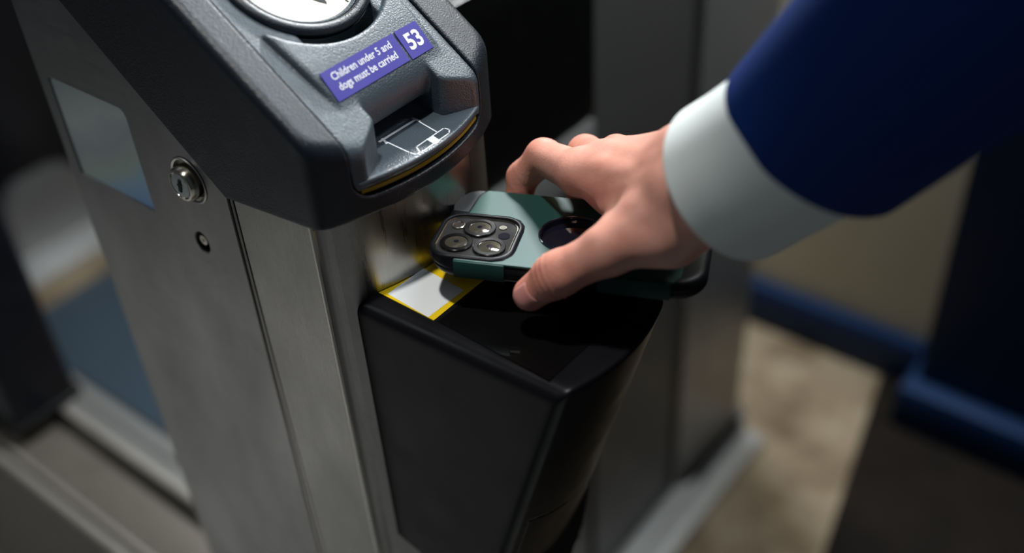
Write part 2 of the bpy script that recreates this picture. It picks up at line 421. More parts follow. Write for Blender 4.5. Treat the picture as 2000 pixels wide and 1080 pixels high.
rod = link('steel_rod', tube([(-0.985, -0.004, -0.612), (-0.985, -0.004, 0.2)], 0.009), M['steel_edge'], label='thin upright steel rod at the left edge beside the black stanchion', category='rod')
pad = thing('gate_paddle', 'pale grey round-topped gate paddle far left behind the ticket gate', 'gate paddle', (-1.5, 0.62, -1.0))
def outl():
    return rounded(-1.98, -1.36, -0.98, -0.72, 0.10, 12)
pad_me = plate(rounded(0.46, 0.66, -1.08, -0.822, 0.07, 12), [], lambda u, v, w: (-1.8 - w, u, v), 0.03, 0.004)
localise(link('panel', pad_me, M['grey_metal'], pad), (-1.5, 0.62, -1.0))
localise(link('base_edge', box(-1.83, -1.70, 0.40, 0.75, -1.0, -0.985, 0.004), M['rail_metal'], pad), (-1.5, 0.62, -1.0))
link('aisle_mat', prism([(-1.62, 0.315), (-0.9, 0.315), (-0.9, 0.75), (-1.62, 0.75)], -1.0, -0.992, 0.002), M['bluegrey'], label='blue-grey smooth aisle mat seen behind the left edge of the steel gate', category='mat')
r2 = thing('aisle_rail', 'bright double aluminium rail on the floor left of the steel gate', 'rail', (-1.2, 0.28, -1.0))
for y0, y1, z1 in ((0.252, 0.274, -0.985), (0.282, 0.304, -0.980)):
    localise(link('track', box(-1.42, -0.6, y0, y1, -0.999, z1, 0.004), M['rail_metal'], r2), (-1.2, 0.28, -1.0))
link('navy_cabinet', box(-3.0, -2.0, 0.30, 1.16, -1.0, 1.4, 0.01), M['navy'], label='very dark navy cabinet filling the top left behind the ticket gate', category='cabinet')

# ------------------------------------------------------------------ ticket gate
GC = np.array((-0.25, 0.0555, -1.0))
gate = thing('ticket_gate', 'stainless steel ticket gate with a dark sloping head and card reader', 'ticket gate', tuple(GC))
def gp(name, me, m, parent=None, **k):
    o = link(name, me, m, parent or gate, **k)
    if parent is None: localise(o, tuple(GC))
    else:
        base = parent.matrix_world.translation if False else None
        o.data.transform(Matrix.Translation(-Vector(tuple(GC)) - parent.location)); o.location = (0, 0, 0)
    return o
YS = -0.017                                                           # side face
# side sheet with its window and lock cut-outs; u = x, v = z, w = depth into the gate
head_line = lambda x: 0.0486 - 0.81 * (x + 0.2241)
side = [(-0.4025, -1.0), (-0.2255, -1.0), (-0.2255, 0.0560), (-0.4025, 0.0560 + 0.81 * (0.4025 - 0.2255))]
WX0, WX1, WZ0, WZ1 = -0.3905, -0.3105, 0.0055, 0.0790
win = [(WX0 + 0.004, WZ0), (WX1, WZ0 - 0.0005), (WX1, WZ1 - 0.005), (WX1 - 0.001, WZ1 - 0.002), (WX1 - 0.004, WZ1), (WX0 + 0.002, WZ1), (WX0, WZ1 - 0.002), (WX0, WZ0 + 0.004), (WX0 + 0.001, WZ0 + 0.001)]
LK = (-0.2600, 0.0472); KH = (-0.2645, -0.0010)
keyslot = [(KH[0] + 0.0065 * math.cos(t) * (1.0), KH[1] + 0.0078 * math.sin(t)) for t in np.linspace(0, 2 * math.pi, 32, endpoint=False)]
on_side = lambda u, v, w: (u, YS + w, v)
gp('side_panel', plate(side, [win, circle(*LK, 0.0152), keyslot], on_side, 0.0022, 0.0006), M['steel'])
gp('side_backing', box(-0.40, -0.2275, YS + 0.0024, YS + 0.006, -1.0, 0.0), M['dark_gap'])
gp('hologram_label', plate([(WX0 - 0.003, WZ0 - 0.003), (WX1 + 0.003, WZ0 - 0.003), (WX1 + 0.003, WZ1 + 0.003), (WX0 - 0.003, WZ1 + 0.003)], [], lambda u, v, w: (u, YS + 0.0013 + w, v), 0.0008), M['hologram'], label='silver holographic foil window')
# sheet seam
gp('seam_strip', box(-0.2238, -0.2215, YS + 0.0006, YS + 0.004, -1.0, 0.052, 0.0004), M['steel_edge'])
gp('seam_gap', box(-0.2257, -0.2190, YS + 0.0024, YS + 0.010, -1.0, 0.052), M['dark_gap'])
# wrapped front sheet
def steel_front_x(y): return -0.1490 + 0.0205 * (1 - ((y - 0.0555) / 0.0725) ** 2)
def front_outline(off=0.0):
    pts = [(-0.2188, YS + off)]
    cx, cy, r = -0.1575, YS + 0.009, 0.009
    for i in range(7):
        t = math.radians(-90 + 66 * i / 6); pts.append((cx + (r - off) * math.cos(t), cy + (r - off) * math.sin(t)))
    for y in np.linspace(-0.0100, 0.121, 26): pts.append((steel_front_x(y) - off, y))
    for i in range(7):
        t = math.radians(24 + 66 * i / 6); pts.append((cx + (r - off) * math.cos(t), 0.128 - 0.009 + (r - off) * math.sin(t)))
    pts.append((-0.40, 0.128 - off))
    return pts
fo = front_outline(); fi = front_outline(0.002)
gp('front_panel', prism(fo + fi[::-1], -1.0, 0.0600), M['steel_front'])
gp('corner_bead', tube([(-0.1545, YS + 0.0012, -1.0), (-0.1545, YS + 0.0012, 0.058)], 0.0022, 10), M['steel_edge'])
gp('back_panel', box(-0.4025, -0.3990, YS + 0.001, 0.127, -1.0, 0.19), M['steel'])
# lock: recess cup, rim ring, barrel, face, keyhole (axis along -Y)
turn = Matrix.Rotation(math.radians(90), 4, 'X')
def on_lock(prof, c, dy=0.0):
    me = lathe(prof); me.transform(Matrix.Translation((c[0], YS + dy, c[1])) @ turn); return me
lock = gp('lock', on_lock([(0.0150, -0.0060), (0.0150, 0.0), (0.0158, 0.0004), (0.0150, 0.0010), (0.0138, 0.0004), (0.0136, -0.0040), (0, -0.0040)], LK), M['steel_edge'], label='round chrome cam lock')
gp('barrel', on_lock([(0.0112, -0.0040), (0.0113, 0.0040), (0.0103, 0.0062), (0.0090, 0.0064), (0.0087, 0.0054), (0.0, 0.0054)], (LK[0] - 0.001, LK[1] - 0.001)), M['chrome'], lock)
gp('plug', on_lock([(0.0083, 0.0045), (0.0080, 0.0062), (0, 0.0064)], (LK[0] - 0.001, LK[1] - 0.001)), M['lockface'], lock)
kh = []
for u, v in [(-0.0010, 0.0048), (0.0010, 0.0048), (0.0012, 0.0022), (0.0022, 0.0014), (0.0012, 0.0002), (0.0016, -0.0012), (0.0012, -0.0044), (-0.0010, -0.0046), (-0.0014, -0.001), (-0.0024, 0.0004), (-0.0012, 0.0016)]:
    a = math.radians(12); kh.append((LK[0] - 0.001 + u * math.cos(a) + v * math.sin(a), LK[1] - 0.001 + v * math.cos(a) - u * math.sin(a)))
gp('keyhole', plate(kh, [], lambda u, v, w: (u, YS - 0.0068 + w, v), 0.0012), M['dark_gap'], lock)
lk2 = gp('small_keyhole', on_lock([(0.0092, -0.0045), (0.0092, -0.0024), (0.0, -0.0024)], KH), M['dark_gap'], label='small recessed keyhole below the lock')
gp('cam', on_lock([(0.0036, -0.0024), (0.0034, -0.0004), (0.0014, -0.0003), (0.0012, -0.0012), (0, -0.0012)], (KH[0] + 0.0010, KH[1] + 0.0018)), M['chrome'], lk2)

# ---- sloping head
ND = np.array((0.5776, 0.8163)); DD = np.array((0.8163, -0.5776)); B0 = np.array((-0.1512, 0.114))
YC = 0.0555
def slope_h(P): return ND[0] * (P[:, 0] - B0[0]) + ND[1] * (P[:, 2] - B0[1])
def slope_s(P): return DD[0] * (P[:, 0] - B0[0]) + DD[1] * (P[:, 2] - B0[1])
def front_x(y): return -0.1440 + 0.0222 * (1 - ((y - YC) / 0.0745) ** 2)
def front_d(P): 
    sl = 2 * 0.0222 * (P[:, 1] - YC) / 0.0745 ** 2
    return (P[:, 0] - front_x(P[:, 1])) / np.sqrt(1 + np.minimum(sl * sl, 0.4))
def head(P):
    plan = smax(front_d(P), np.abs(P[:, 1] - YC) - 0.0745, 0.0060)
    d = smax(plan, slope_h(P), 0.0062)
    bt = np.maximum(0.0484 - 0.81 * (P[:, 0] + 0.2241), (0.0484 + 0.10 * (P[:, 0] + 0.2241)) * 1.0) - P[:, 2]
    d = smax(d, bt / 1.25, 0.0018)
    return np.maximum(d, -0.52 - P[:, 0])
def opening(P):
    return rbox2(P[:, 1] - 0.0535, P[:, 2] - (0.0692 + 0.25), 0.0525, 0.25, 0.012)
def housing(P):
    b = head(P); o = opening(P)
    return smax(b, -o, 0.0016)
LN = np.array((0.7373, 0.6756)); LD = np.array((0.6756, -0.7373)); L0 = np.array((-0.1660, 0.1288))
RC = np.array((-0.084, 0.057))                                         # display centre in (s, y)
def throat(P):
    x = P[:, 0]; t = np.clip((x + 0.1425) / 0.0150, 0, 1)
    w = 0.0268 + 0.0222 * t * t * (3 - 2 * t)
    return smax(smax((np.abs(P[:, 1] - YC) - w) / 2.4, 0.0735 - P[:, 2], 0.001), -0.195 - x, 0.004)
def face(P):
    b = head(P); s = slope_s(P); h = slope_h(P); y = P[:, 1]; x = P[:, 0]; z = P[:, 2]
    rr = np.hypot(s - RC[0], y - RC[1])
    base = smax(b + 0.0006, h + 0.0012, 0.002)
    base = smax(base, -smax(rr - 0.0385, -(h + 0.012), 0.001), 0.001)          # display well
    base = smax(base, -throat(P), 0.0015)
    # inset under the tray lip
    low = smax(front_d(P) + 0.0032, -100 + 0 * x, 0.001)
    base = np.where(z < 0.0745, np.maximum(base, low), base)
    hl = LN[0] * (x - L0[0]) + LN[1] * (z - L0[1]); t = LD[0] * (x - L0[0]) - (-LD[1]) * (z - L0[1])
    side_l = (0.0110 + 0.10 * (s + 0.042)) - y; side_r = y - 0.0985
    p = smax(smax(h - 0.0030, hl, 0.003), t - 0.0375, 0.022)
    p = smax(p, -0.0240 - hl, 0.014)
    p = smax(p, smax(side_l, side_r, 0.001), 0.004)
    p = smax(p, 0.0535 - rr, 0.003)
    d = smin(base, p, 0.0015)
    return np.maximum(np.maximum(d, opening(P) + 0.0007), -0.40 - x)
hs_ = gp('head_housing', surface(housing, (-0.40, -0.026, 0.040), (-0.112, 0.137, 0.285), 0.0009, 'head_housing'), M['housing'])
fp = gp('face_plate', surface(face, (-0.403, -0.004, 0.064), (-0.114, 0.110, 0.30), 0.00075, 'face_plate'), M['face'], label='slate grey face plate with a rolled lip')
def tray(P):
    top_ = P[:, 2] - 0.0802 - 0.42 * np.maximum(-0.1545 - P[:, 0], 0)
    d = smax(front_d(P) + 0.0002, top_, 0.002)
    d = smax(d, 0.0742 - P[:, 2], 0.004)
    return np.maximum(np.maximum(d, np.abs(P[:, 1] - 0.0535) - 0.0495), -0.193 - P[:, 0])
tr = gp('ticket_tray', surface(tray, (-0.20, -0.002, 0.070), (-0.115, 0.110, 0.100), 0.0008, 'ticket_tray'), M['tray'], label='ticket tray with a bowed front edge and a white ticket outline')
ys_ = np.linspace(0.006, 0.101, 24)
arc_o = [(front_x(y) - 0.0022, y) for y in ys_]; arc_i = [(front_x(y) - 0.006, y) for y in ys_]
gp('yellow_strip', prism(arc_o + arc_i[::-1], 0.0715, 0.0738), M['yellow_dull'], label='thin yellow strip under the tray edge')

def stroke(pts, wd, z, name, th=0.0002):
    """Flat printed polyline of width wd lying on z."""
    bm = bmesh.new()
    for a, b in zip(pts, pts[1:]):
        a = Vector(a[:2]); b = Vector(b[:2]); d = (b - a).normalized(); nrm = Vector((-d.y, d.x)) * wd / 2; e = d * wd / 2
        vs = [bm.verts.new((*(p), z)) for p in (a - e + nrm, a - e - nrm, b + e - nrm, b + e + nrm)]
        f = bm.faces.new(vs); r = bmesh.ops.extrude_face_region(bm, geom=[f])
        for q in r['geom']:
            if isinstance(q, bmesh.types.BMVert): q.co.z += th
    return bm_done(bm, name)
ZT = 0.0801
ic = [[(-0.1526, 0.0416, 0.0800), (-0.1518, 0.0708, 0.0800)]]
bm_parts = [
 ([(-0.1522, 0.0412, 0.0800), (-0.1514, 0.0704, 0.0800)], 0.0017),
 ([(-0.1529, 0.0440, 0.0800), (-0.1479, 0.0420, 0.0800)], 0.0014),
 ([(-0.1534, 0.0704, 0.0800), (-0.1487, 0.0701, 0.0800)], 0.0014),
 ([(-0.1483, 0.0696, 0.0800), (-0.1324, 0.0665, 0.0800)], 0.0008),
 ([(-0.1487, 0.0428, 0.0800), (-0.1301, 0.0415, 0.0800), (-0.1253, 0.0421, 0.0800), (-0.1257, 0.0451, 0.0800), (-0.1309, 0.0480, 0.0800), (-0.1312, 0.0719, 0.0800), (-0.1274, 0.0723, 0.0800), (-0.1251, 0.0692, 0.0800), (-0.1248, 0.0450, 0.0800)], 0.0008),
 ([(-0.1298, 0.0583, 0.0800), (-0.1252, 0.0574, 0.0800)], 0.0032),
 ([(-0.1297, 0.0604, 0.0800), (-0.1253, 0.0593, 0.0800)], 0.0028)]
icon = None
bmi = bmesh.new()
for i, (pts, wd) in enumerate(bm_parts):
    me = stroke(pts, wd, ZT + 0.00002 * i, 'ticket_outline'); bmi.from_mesh(me); bpy.data.meshes.remove(me)
gp('ticket_outline', bm_done(bmi, 'ticket_outline'), M['lettering'], tr, label='white printed ticket symbol')

# labels and lettering on the sloped lip
def lab3(t, y, w): return (L0[0] + LD[0] * t + LN[0] * w, y, L0[1] + LD[1] * t + LN[1] * w)
def text_mesh(body, size, cx, ct, width, bold, spacing=1.0):
    cu = bpy.data.curves.new('lettering', 'FONT'); cu.body = body; cu.size = size; cu.align_x = 'CENTER'; cu.align_y = 'CENTER'
    cu.offset = bold; cu.extrude = 0.0; cu.resolution_u = 3; cu.space_line = spacing
    o = bpy.data.objects.new('lettering', cu); COL.objects.link(o)
    dg = bpy.context.evaluated_depsgraph_get(); me = bpy.data.meshes.new_from_object(o.evaluated_get(dg))
    bpy.data.objects.remove(o); bpy.data.curves.remove(cu)
    xs = [v.co.x for v in me.vertices]; k = width / (max(xs) - min(xs)); mx = (max(xs) + min(xs)) / 2; my = (max(v.co.y for v in me.vertices) + min(v.co.y for v in me.vertices)) / 2
    for v in me.vertices: v.co = Vector(lab3(ct - (v.co.y - my), cx + (v.co.x - mx) * k, 0.00062))
    me.materials.clear(); return me
def label_on_lip(y0, y1, t0, t1, name, lab):
    return gp(name, plate([(t0, y0), (t1, y0), (t1, y1), (t0, y1)], [], lambda u, v, w: lab3(u, v, 0.0005 - w), 0.0009), M['purple'], label=lab)
a = label_on_lip(0.0180, 0.0738, 0.0002, 0.0180, 'notice_label', 'violet-blue notice about small children and dogs')
gp('lettering', text_mesh('Children under 5 and\ndogs must be carried', 0.0062, 0.0458, 0.0088, 0.0455, 0.00010, 1.05), M['lettering'], a)
a = label_on_lip(0.0757, 0.0932, 0.0002, 0.0184, 'number_label', 'violet-blue number plate reading 53')
gp('lettering', text_mesh('53', 0.0135, 0.0846, 0.0090, 0.0115, 0.00040), M['lettering'], a)

# round lit display
def slope3(s, y, h): return (B0[0] + DD[0] * s + ND[0] * h, y, B0[1] + DD[1] * s + ND[1] * h)
def on_slope(prof, n=96):
    me = lathe(prof, n)
    for v in me.vertices: v.co = Vector(slope3(RC[0] + v.co.x, RC[1] + v.co.y, v.co.z))
    return me
ring = []
for i in range(17):
    t = math.pi * i / 16; ring.append((0.0427 + 0.0037 * math.cos(t), -0.0012 + 0.0032 * math.sin(t)))
gp('display_bezel', on_slope(ring + [(0.0388, -0.004), (0.0464, -0.004)]), M['housing'])
gp('display_ring', on_slope([(0.0388, -0.004), (0.0388, -0.0002), (0.0380, 0.0), (0.0367, -0.0010), (0.0366, -0.004)]), M['face'])
dsp = gp('display', on_slope([(0.0370, -0.006), (0.0370, -0.0026), (0.0, -0.0026)]), M['lamp'], label='round cream lit display')
# the dark mark whose lowest tips show on the lit disc
for tri in ([(-0.0640, 0.0520), (-0.0590, 0.0560), (-0.0560, 0.0592), (-0.0575, 0.0600), (-0.0640, 0.0600)], [(-0.0620, 0.0690), (-0.0615, 0.0700), (-0.0512, 0.0722), (-0.0514, 0.0710)]):
    gp('display_mark', plate(tri, [], lambda u, v, w: slope3(u, v, -0.0024 - w), 0.0003), M['reader'], dsp)

# ---- card reader
def reader_sdf(P):
    x, y, z = P[:, 0], P[:, 1], P[:, 2]
    xf = 0.0002 + 0.0107 * (1 - ((y - 0.052) / 0.052) ** 2) + 0.285 * np.minimum(z, 0)
    front = (x - xf) / 1.10
    left = -(y + 0.0002 - 0.036 * np.minimum(x, 0)) if False else -(y - 0.036 * np.minimum(x, 0))
    right = y - 0.1035 - 0.25 * np.minimum(z + 0.16, 0)
    plan = smax(smax(front, left, 0.006), right, 0.010)
    plan = np.where(x < -0.05, smax(left, right, 0.001), plan)
    top = smax(left, z, 0.0125)
    top = np.maximum(top, z)
    d = smax(smax(plan, z, 0.0045), top, 0.001)
    d = smax(d, -0.213 + 0.35 * np.minimum(-(x + 0.15), 0) - z, 0.006)
    # fine joint round the lower front cover
    j = np.abs((z + 0.142 + 0.42 * (y - 0.03)) / 1.1) - 0.00035
    jl = np.abs(y - 0.0085) - 0.00035
    jj = np.where(y > 0.0085, j, 9) 
    jj = np.minimum(jj, np.where((z < -0.142 - 0.42 * (y - 0.03)), jl, 9))
    d = np.maximum(d, -np.maximum(jj, -(d + 0.0008)))
    return np.maximum(d, -0.150 - x)
rd = gp('reader_body', surface(reader_sdf, (-0.153, -0.010, -0.300), (0.016, 0.108, 0.004), 0.0013, 'reader_body'), M['reader'], label='black tapering card reader box')
gl = [(-0.0910, 0.0085), (-0.0895, 0.0565), (-0.0880, 0.0965), (-0.0088, 0.0965), (-0.0095, 0.0845), (-0.0100, 0.0650), (-0.0115, 0.0060)]
gp('reader_glass', plate(gl, [], lambda u, v, w: (u, v, 0.0004 - w), 0.0012, 0.0002), M['glass'], rd, label='glossy black reader window')
stk = [(steel_front_x(y) + 0.0005, y) for y in np.linspace(0.0085, 0.1, 20)]
sticker = gp('sticker', plate([(-0.0935, 0.0080), (-0.0925, 0.1)] + stk[::-1], [], lambda u, v, w: (u, v, 0.00032 - w), 0.0006), M['yellow'], label='bright yellow sticker with a blank white square')
gp('white_square', plate([(-0.1315, 0.0107, 0.0000), (-0.1301, 0.0406, 0.0000), (-0.0978, 0.0382, 0.0000), (-0.0983, 0.0086, 0.0000)] if False else [p[:2] for p in ((-0.1312, 0.0105, 0.0003), (-0.1298, 0.0403, 0.0003), (-0.0965, 0.0380, 0.0003), (-0.0978, 0.0081, 0.0003))], [], lambda u, v, w: (u, v, 0.00042 - w), 0.0002), M['white'], sticker)

# ------------------------------------------------------------------ phone in its case
PF = [np.array(v) for v in [[-0.05187, 0.08565, 0.02341], [0.90708, 0.42087, -0.00836], [-0.4197, 0.90267, -0.0951], [-0.03247, 0.08977, 0.99543]]]
def to_phone(P): q = P - PF[0]; return q @ PF[1], q @ PF[2], q @ PF[3]
def ph(u, v, w): return tuple(PF[0] + PF[1] * u + PF[2] * v + PF[3] * w)
phone = thing('phone', 'phone in a green and black case held camera side up over the reader', 'phone', tuple(PF[0]))
phone.matrix_world = Matrix([[*(float(PF[k + 1][i]) for k in range(3)), float(PF[0][i])] for i in range(3)] + [[0, 0, 0, 1]])
PM = phone.matrix_world.inverted()
def pp2(name, me, m, parent=None, **k):
    """me is in the phone's own frame."""
    return link(name, me, m, parent or phone, **k)
IX, IY, IH = -0.0533, -0.0140, 0.0222
def case_sdf(P):
    u, v, w = P[:, 0], P[:, 1], P[:, 2]
    d = smax(rbox2(u, v, 0.0775, 0.0402, 0.0195), np.abs(w) - 0.0060, 0.0055)
    isl = smax(rbox2(u - IX, v - IY, IH + 0.0022, IH + 0.0022, 0.0135), np.abs(w - 0.004) - 0.0036, 0.0022)
    d = smin(d, isl, 0.0012)
    well = np.maximum(rbox2(u - IX, v - IY, IH - 0.0008, IH - 0.0008, 0.0105), 0.0046 - w)
    d = smax(d, -well, 0.0008)
    hole = np.maximum(np.hypot(u, v + 0.0015) - 0.0190, 0.0030 - w)
    d = smax(d, -hole, 0.0008)
    # shallow side grips and the joint between shell and rim
    g_ = np.maximum(np.abs(np.abs(w + 0.0005) - 0.0) - 0.0003, -(np.abs(v) - 0.0396))
    d = np.maximum(d, -np.maximum(np.abs(w + 0.0002) - 0.00025, -(d + 0.0004)))
    return d
case = pp2('case', surface(case_sdf, (-0.081, -0.044, -0.0085), (0.081, 0.044, 0.0105), 0.0007, 'case'), M['case_black'])
# green back plate: outline minus the island and the round opening
outer = [(-0.0600, 0.0398), (-0.0632, 0.0330), (-0.0646, 0.0110), (-0.060, 0.0112), (-0.0400, 0.0112), (-0.0330, 0.0080), (-0.0292, 0.0020), (-0.0283, -0.0060),
         (-0.0283, -0.0230), (-0.0290, -0.0300), (-0.0330, -0.0362), (-0.0390, -0.0384), (-0.0600, -0.0384), (-0.0602, -0.0400)]
outer += [(0.0600, -0.0400), (0.0640, -0.0330), (0.0640, 0.0330), (0.0600, 0.0398)]
pp2('back_plate', plate(outer, [circle(0, -0.0015, 0.0196, 64)], lambda u, v, w: (u, v, 0.0064 - w), 0.0010, 0.0003), M['green'], label='metallic green back plate')
pp2('corner_shell', plate([(-0.0612, 0.0392), (-0.0640, 0.0325), (-0.0652, 0.0125), (-0.0744, 0.0125), (-0.0762, 0.0200), (-0.0752, 0.0290), (-0.0705, 0.0362), (-0.0655, 0.0390)], [], lambda u, v, w: (u, v, 0.0062 - w), 0.0008, 0.0003), M['case_grey'], label='slate corner shell')
for x0, x1 in ((-0.0600, -0.0315), (0.0200, 0.0590)):
    for s in (-1, 1):
        me = box(x0, x1, -0.0408, -0.0385, -0.0046, 0.0060, 0.0005)
        if s > 0: me.transform(Matrix.Scale(-1, 4, (0, 1, 0))); me.flip_normals()
        pp2('side_grip', me, M['green'])
def disc(cx, cy, prof, n=48):
    me = lathe(prof, n); me.transform(Matrix.Translation((cx, cy, 0))); return me
isl_me = plate(rounded(IX - IH + 0.001, IX + IH - 0.001, IY - IH + 0.001, IY + IH - 0.001, 0.0100), [], lambda u, v, w: (u, v, 0.0056 - w), 0.0010, 0.0003)
isl = pp2('camera_island', isl_me, M['island_glass'], label='glossy camera island with three lenses')
rim = rounded(IX - IH + 0.0006, IX + IH - 0.0006, IY - IH + 0.0006, IY + IH - 0.0006, 0.0105)
rim_i = rounded(IX - IH + 0.0014, IX + IH - 0.0014, IY - IH + 0.0014, IY + IH - 0.0014, 0.0098)
pp2('island_rim', plate(rim, [rim_i], lambda u, v, w: (u, v, 0.0064 - w), 0.0012, 0.0002), M['chrome'], isl)
for cx, cy in ((-0.0540, -0.0045), (-0.0632, -0.0222), (-0.0437, -0.0236)):
    ln = pp2('lens', disc(cx, cy, [(0.0094, 0.0054), (0.0094, 0.0068), (0.0090, 0.0071), (0.0067, 0.0071), (0.0063, 0.0067), (0.0063, 0.0054)]), M['lens_ring'], isl)
    ln.name = 'lens_ring'
    pp2('lens_core', disc(cx, cy, [(0.0015, 0.0060), (0.0015, 0.00724), (0.0, 0.00732)], 24), M['lens_core'], isl)
    l2 = pp2('lens_glass', disc(cx, cy, [(0.0065, 0.0060), (0.0065, 0.0067), (0.0045, 0.0070), (0.002, 0.0072), (0, 0.0072)]), M['lens_glass'], isl)
fl = pp2('flash', disc(-0.0672, -0.0030, [(0.0040, 0.0054), (0.0040, 0.0064), (0.0034, 0.0067), (0.0030, 0.0063), (0, 0.0063)]), M['chrome'], isl, label='round flash window')
pp2('microphone', disc(-0.0412, -0.0008, [(0.0022, 0.0054), (0.0022, 0.0061), (0.0, 0.0061)]), M['chrome'], isl)
pp2('sensor', disc(-0.0385, -0.0095, [(0.0034, 0.0054), (0.0034, 0.0060), (0.0, 0.0060)]), M['lens_core'], isl)
ring_ = pp2('round_opening', disc(0, -0.0015, [(0.0200, 0.0062), (0.0200, 0.0070), (0.0192, 0.0072), (0.0186, 0.0066), (0.0184, 0.0032), (0.0130, 0.0030), (0.0128, 0.0036), (0.0, 0.0040)], 64), M['lens_core'], label='round black opening with a glossy disc')

# ------------------------------------------------------------------ person: hand, cuff, sleeve
def A(t): return np.array(t)
palm = dict(
 i0=A((-0.0570, 0.0994, 0.0616)), m0=A((-0.0486, 0.1114, 0.0648)), r0=A((-0.0347, 0.1161, 0.0692)), l0=A((-0.0203, 0.1182, 0.0724)),
 c2=A((0.0163, 0.0818, 0.0831)), c3=A((0.0139, 0.0902, 0.0883)), c4=A((0.0104, 0.0993, 0.0920)), c5=A((0.0057, 0.1086, 0.0934)))
person = thing('person', 'person in a dark blue jacket and white shirt cuff reaching in to tap a phone', 'person', tuple(np.round(palm['c3'], 3)))
def chain(P, pts, rs, k=0.004):
    d = round_cone(P, pts[0], pts[1], rs[0], rs[1])
    for a, b, ra, rb in zip(pts[1:], pts[2:], rs[1:], rs[2:]): d = smin(d, round_cone(P, a, b, ra, rb), k)
    return d
IDX = [palm['i0'], A((-0.0988, 0.1213, 0.0459)), A((-0.1115, 0.1160, 0.0303)), A((-0.1110, 0.1101, 0.0161))]
MID = [palm['m0'], A((-0.0851, 0.1449, 0.0414)), A((-0.0878, 0.1440, 0.0235)), A((-0.0811, 0.1326, 0.0134))]
RNG = [palm['r0'], A((-0.0644, 0.1483, 0.0471)), A((-0.0670, 0.1475, 0.0291)), A((-0.0595, 0.1340, 0.0197))]
LIT = [palm['l0'], A((-0.0407, 0.1444, 0.0562)), A((-0.0434, 0.1445, 0.0393)), A((-0.0368, 0.1324, 0.0286))]
THM = [A((0.0185, 0.0754, 0.0752)), A((-0.0068, 0.0543, 0.0578)), A((-0.0306, 0.0403, 0.0396)), A((-0.0438, 0.0339, 0.0249))]
WR = A((0.0336, 0.0838, 0.0984)); FA = A((0.0957, 0.0678, 0.1739))
def hand(P):
    d = chain(P, [palm['c2'], palm['i0']], [0.0145, 0.0125])
    for a, b, ra, rb in (('c3', 'm0', .015, .0125), ('c4', 'r0', .0145, .012), ('c5', 'l0', .0135, .0112)):
        d = smin(d, round_cone(P, palm[a], palm[b], ra, rb), 0.010)
    # palm pad and web towards the thumb
    d = smin(d, round_cone(P, A((0.0086, 0.0832, 0.0666)), A((-0.0318, 0.0915, 0.0560)), 0.0155, 0.0085), 0.012)
    d = smin(d, round_cone(P, A((0.0137, 0.0799, 0.0657)), A((-0.0090, 0.0694, 0.0580)), 0.0190, 0.0125), 0.010)
    d = smin(d, round_cone(P, A((-0.0021, 0.1268, 0.0689)), A((-0.0269, 0.1265, 0.0534)), 0.0170, 0.0125), 0.012)
    d = smin(d, round_cone(P, A((0.0036, 0.1128, 0.0589)), A((-0.0378, 0.1134, 0.0498)), 0.0150, 0.0110), 0.012)
    d = smin(d, round_cone(P, A((-0.0160, 0.1413, 0.0589)), A((-0.0403, 0.1482, 0.0466)), 0.0140, 0.0115), 0.012)
    # wrist: two bones side by side, forearm
    w1, w2 = A((0.0306, 0.0800, 0.0907)), A((0.0182, 0.0973, 0.0997))
    CA_, CB_ = A((0.0411, 0.0899, 0.0948)), A((0.0842, 0.0890, 0.1426)); ax_ = (CB_ - CA_) / np.linalg.norm(CB_ - CA_)
    f1 = CA_ + ax_ * 0.13 + (w1 - w2) * 0.15; f2 = CA_ + ax_ * 0.13 - (w1 - w2) * 0.15
    wr = smin(round_cone(P, w1, f1, 0.0180, 0.026), round_cone(P, w2, f2, 0.0160, 0.025), 0.02)
    wr = smin(wr, round_cone(P, w1, palm['c2'], 0.0185, 0.0155), 0.012)
    wr = smin(wr, round_cone(P, w2, palm['c4'], 0.0165, 0.015), 0.012)
    wr = smin(wr, round_cone(P, A((0.0333, 0.0802, 0.0822)), A((0.0147, 0.0733, 0.0682)), 0.0138, 0.0180), 0.012)
    d = smin(d, wr, 0.014)
    th = chain(P, THM, [0.0170, 0.0128, 0.0112, 0.0094], 0.006)
    th = smin(th, round_cone(P, THM[2] + (THM[1] - THM[2]) * 0.10, THM[2], 0.0113, 0.0116), 0.004)
    d = smin(d, th, 0.009)
    ix = chain(P, IDX, [0.0120, 0.0108, 0.0093, 0.0086])
    d = smin(d, ix, 0.006)
    for F, rs in ((MID, [0.0118, .0104, .0090, .0084]), (RNG, [.0112, .0098, .0086, .008]), (LIT, [.0102, .0088, .0078, .0072])):
        d = smin(d, chain(P, F, rs), 0.004)
    # tendons and bumps on the back of the hand
    nb_ = A((0.35, -0.35, 0.87))
    for a, b, ra in ((palm['c2'], palm['i0'], .0112), (palm['c3'], palm['m0'], .0112), (palm['c4'], palm['r0'], .0105)):
        d = smin(d, round_cone(P, a + nb_ * (ra + .0030), b + nb_ * (ra - .0008), 0.0024, 0.0030), 0.0060)
    d = smin(d, round_cone(P, A((-0.0017, 0.0549, 0.0695)), A((0.0272, 0.0723, 0.0933)), 0.0026, 0.0036), 0.0055)
    d = smin(d, round_cone(P, A((-0.0275, 0.0801, 0.0609)), A((0.0191, 0.0783, 0.0968)), 0.0020, 0.0030), 0.0055)
    def bumpy(p, r, amp):
        q = length(P - p); return amp * np.exp(-(q / r) ** 2)
    for p, r, amp in ((A((0.0152, 0.0706, 0.0942)), .010, .0026), (A((0.0012, 0.0677, 0.0770)), .009, .0022), (A((-0.0559, 0.0883, 0.0693)), .0065, .0014), (A((-0.0435, 0.1039, 0.0775)), .008, .0016),
                      (A((0.0007, 0.0500, 0.0684)), .009, .0020), (A((0.0374, 0.0620, 0.0951)), .010, .0020)):
        d = d - bumpy(p, r, amp)
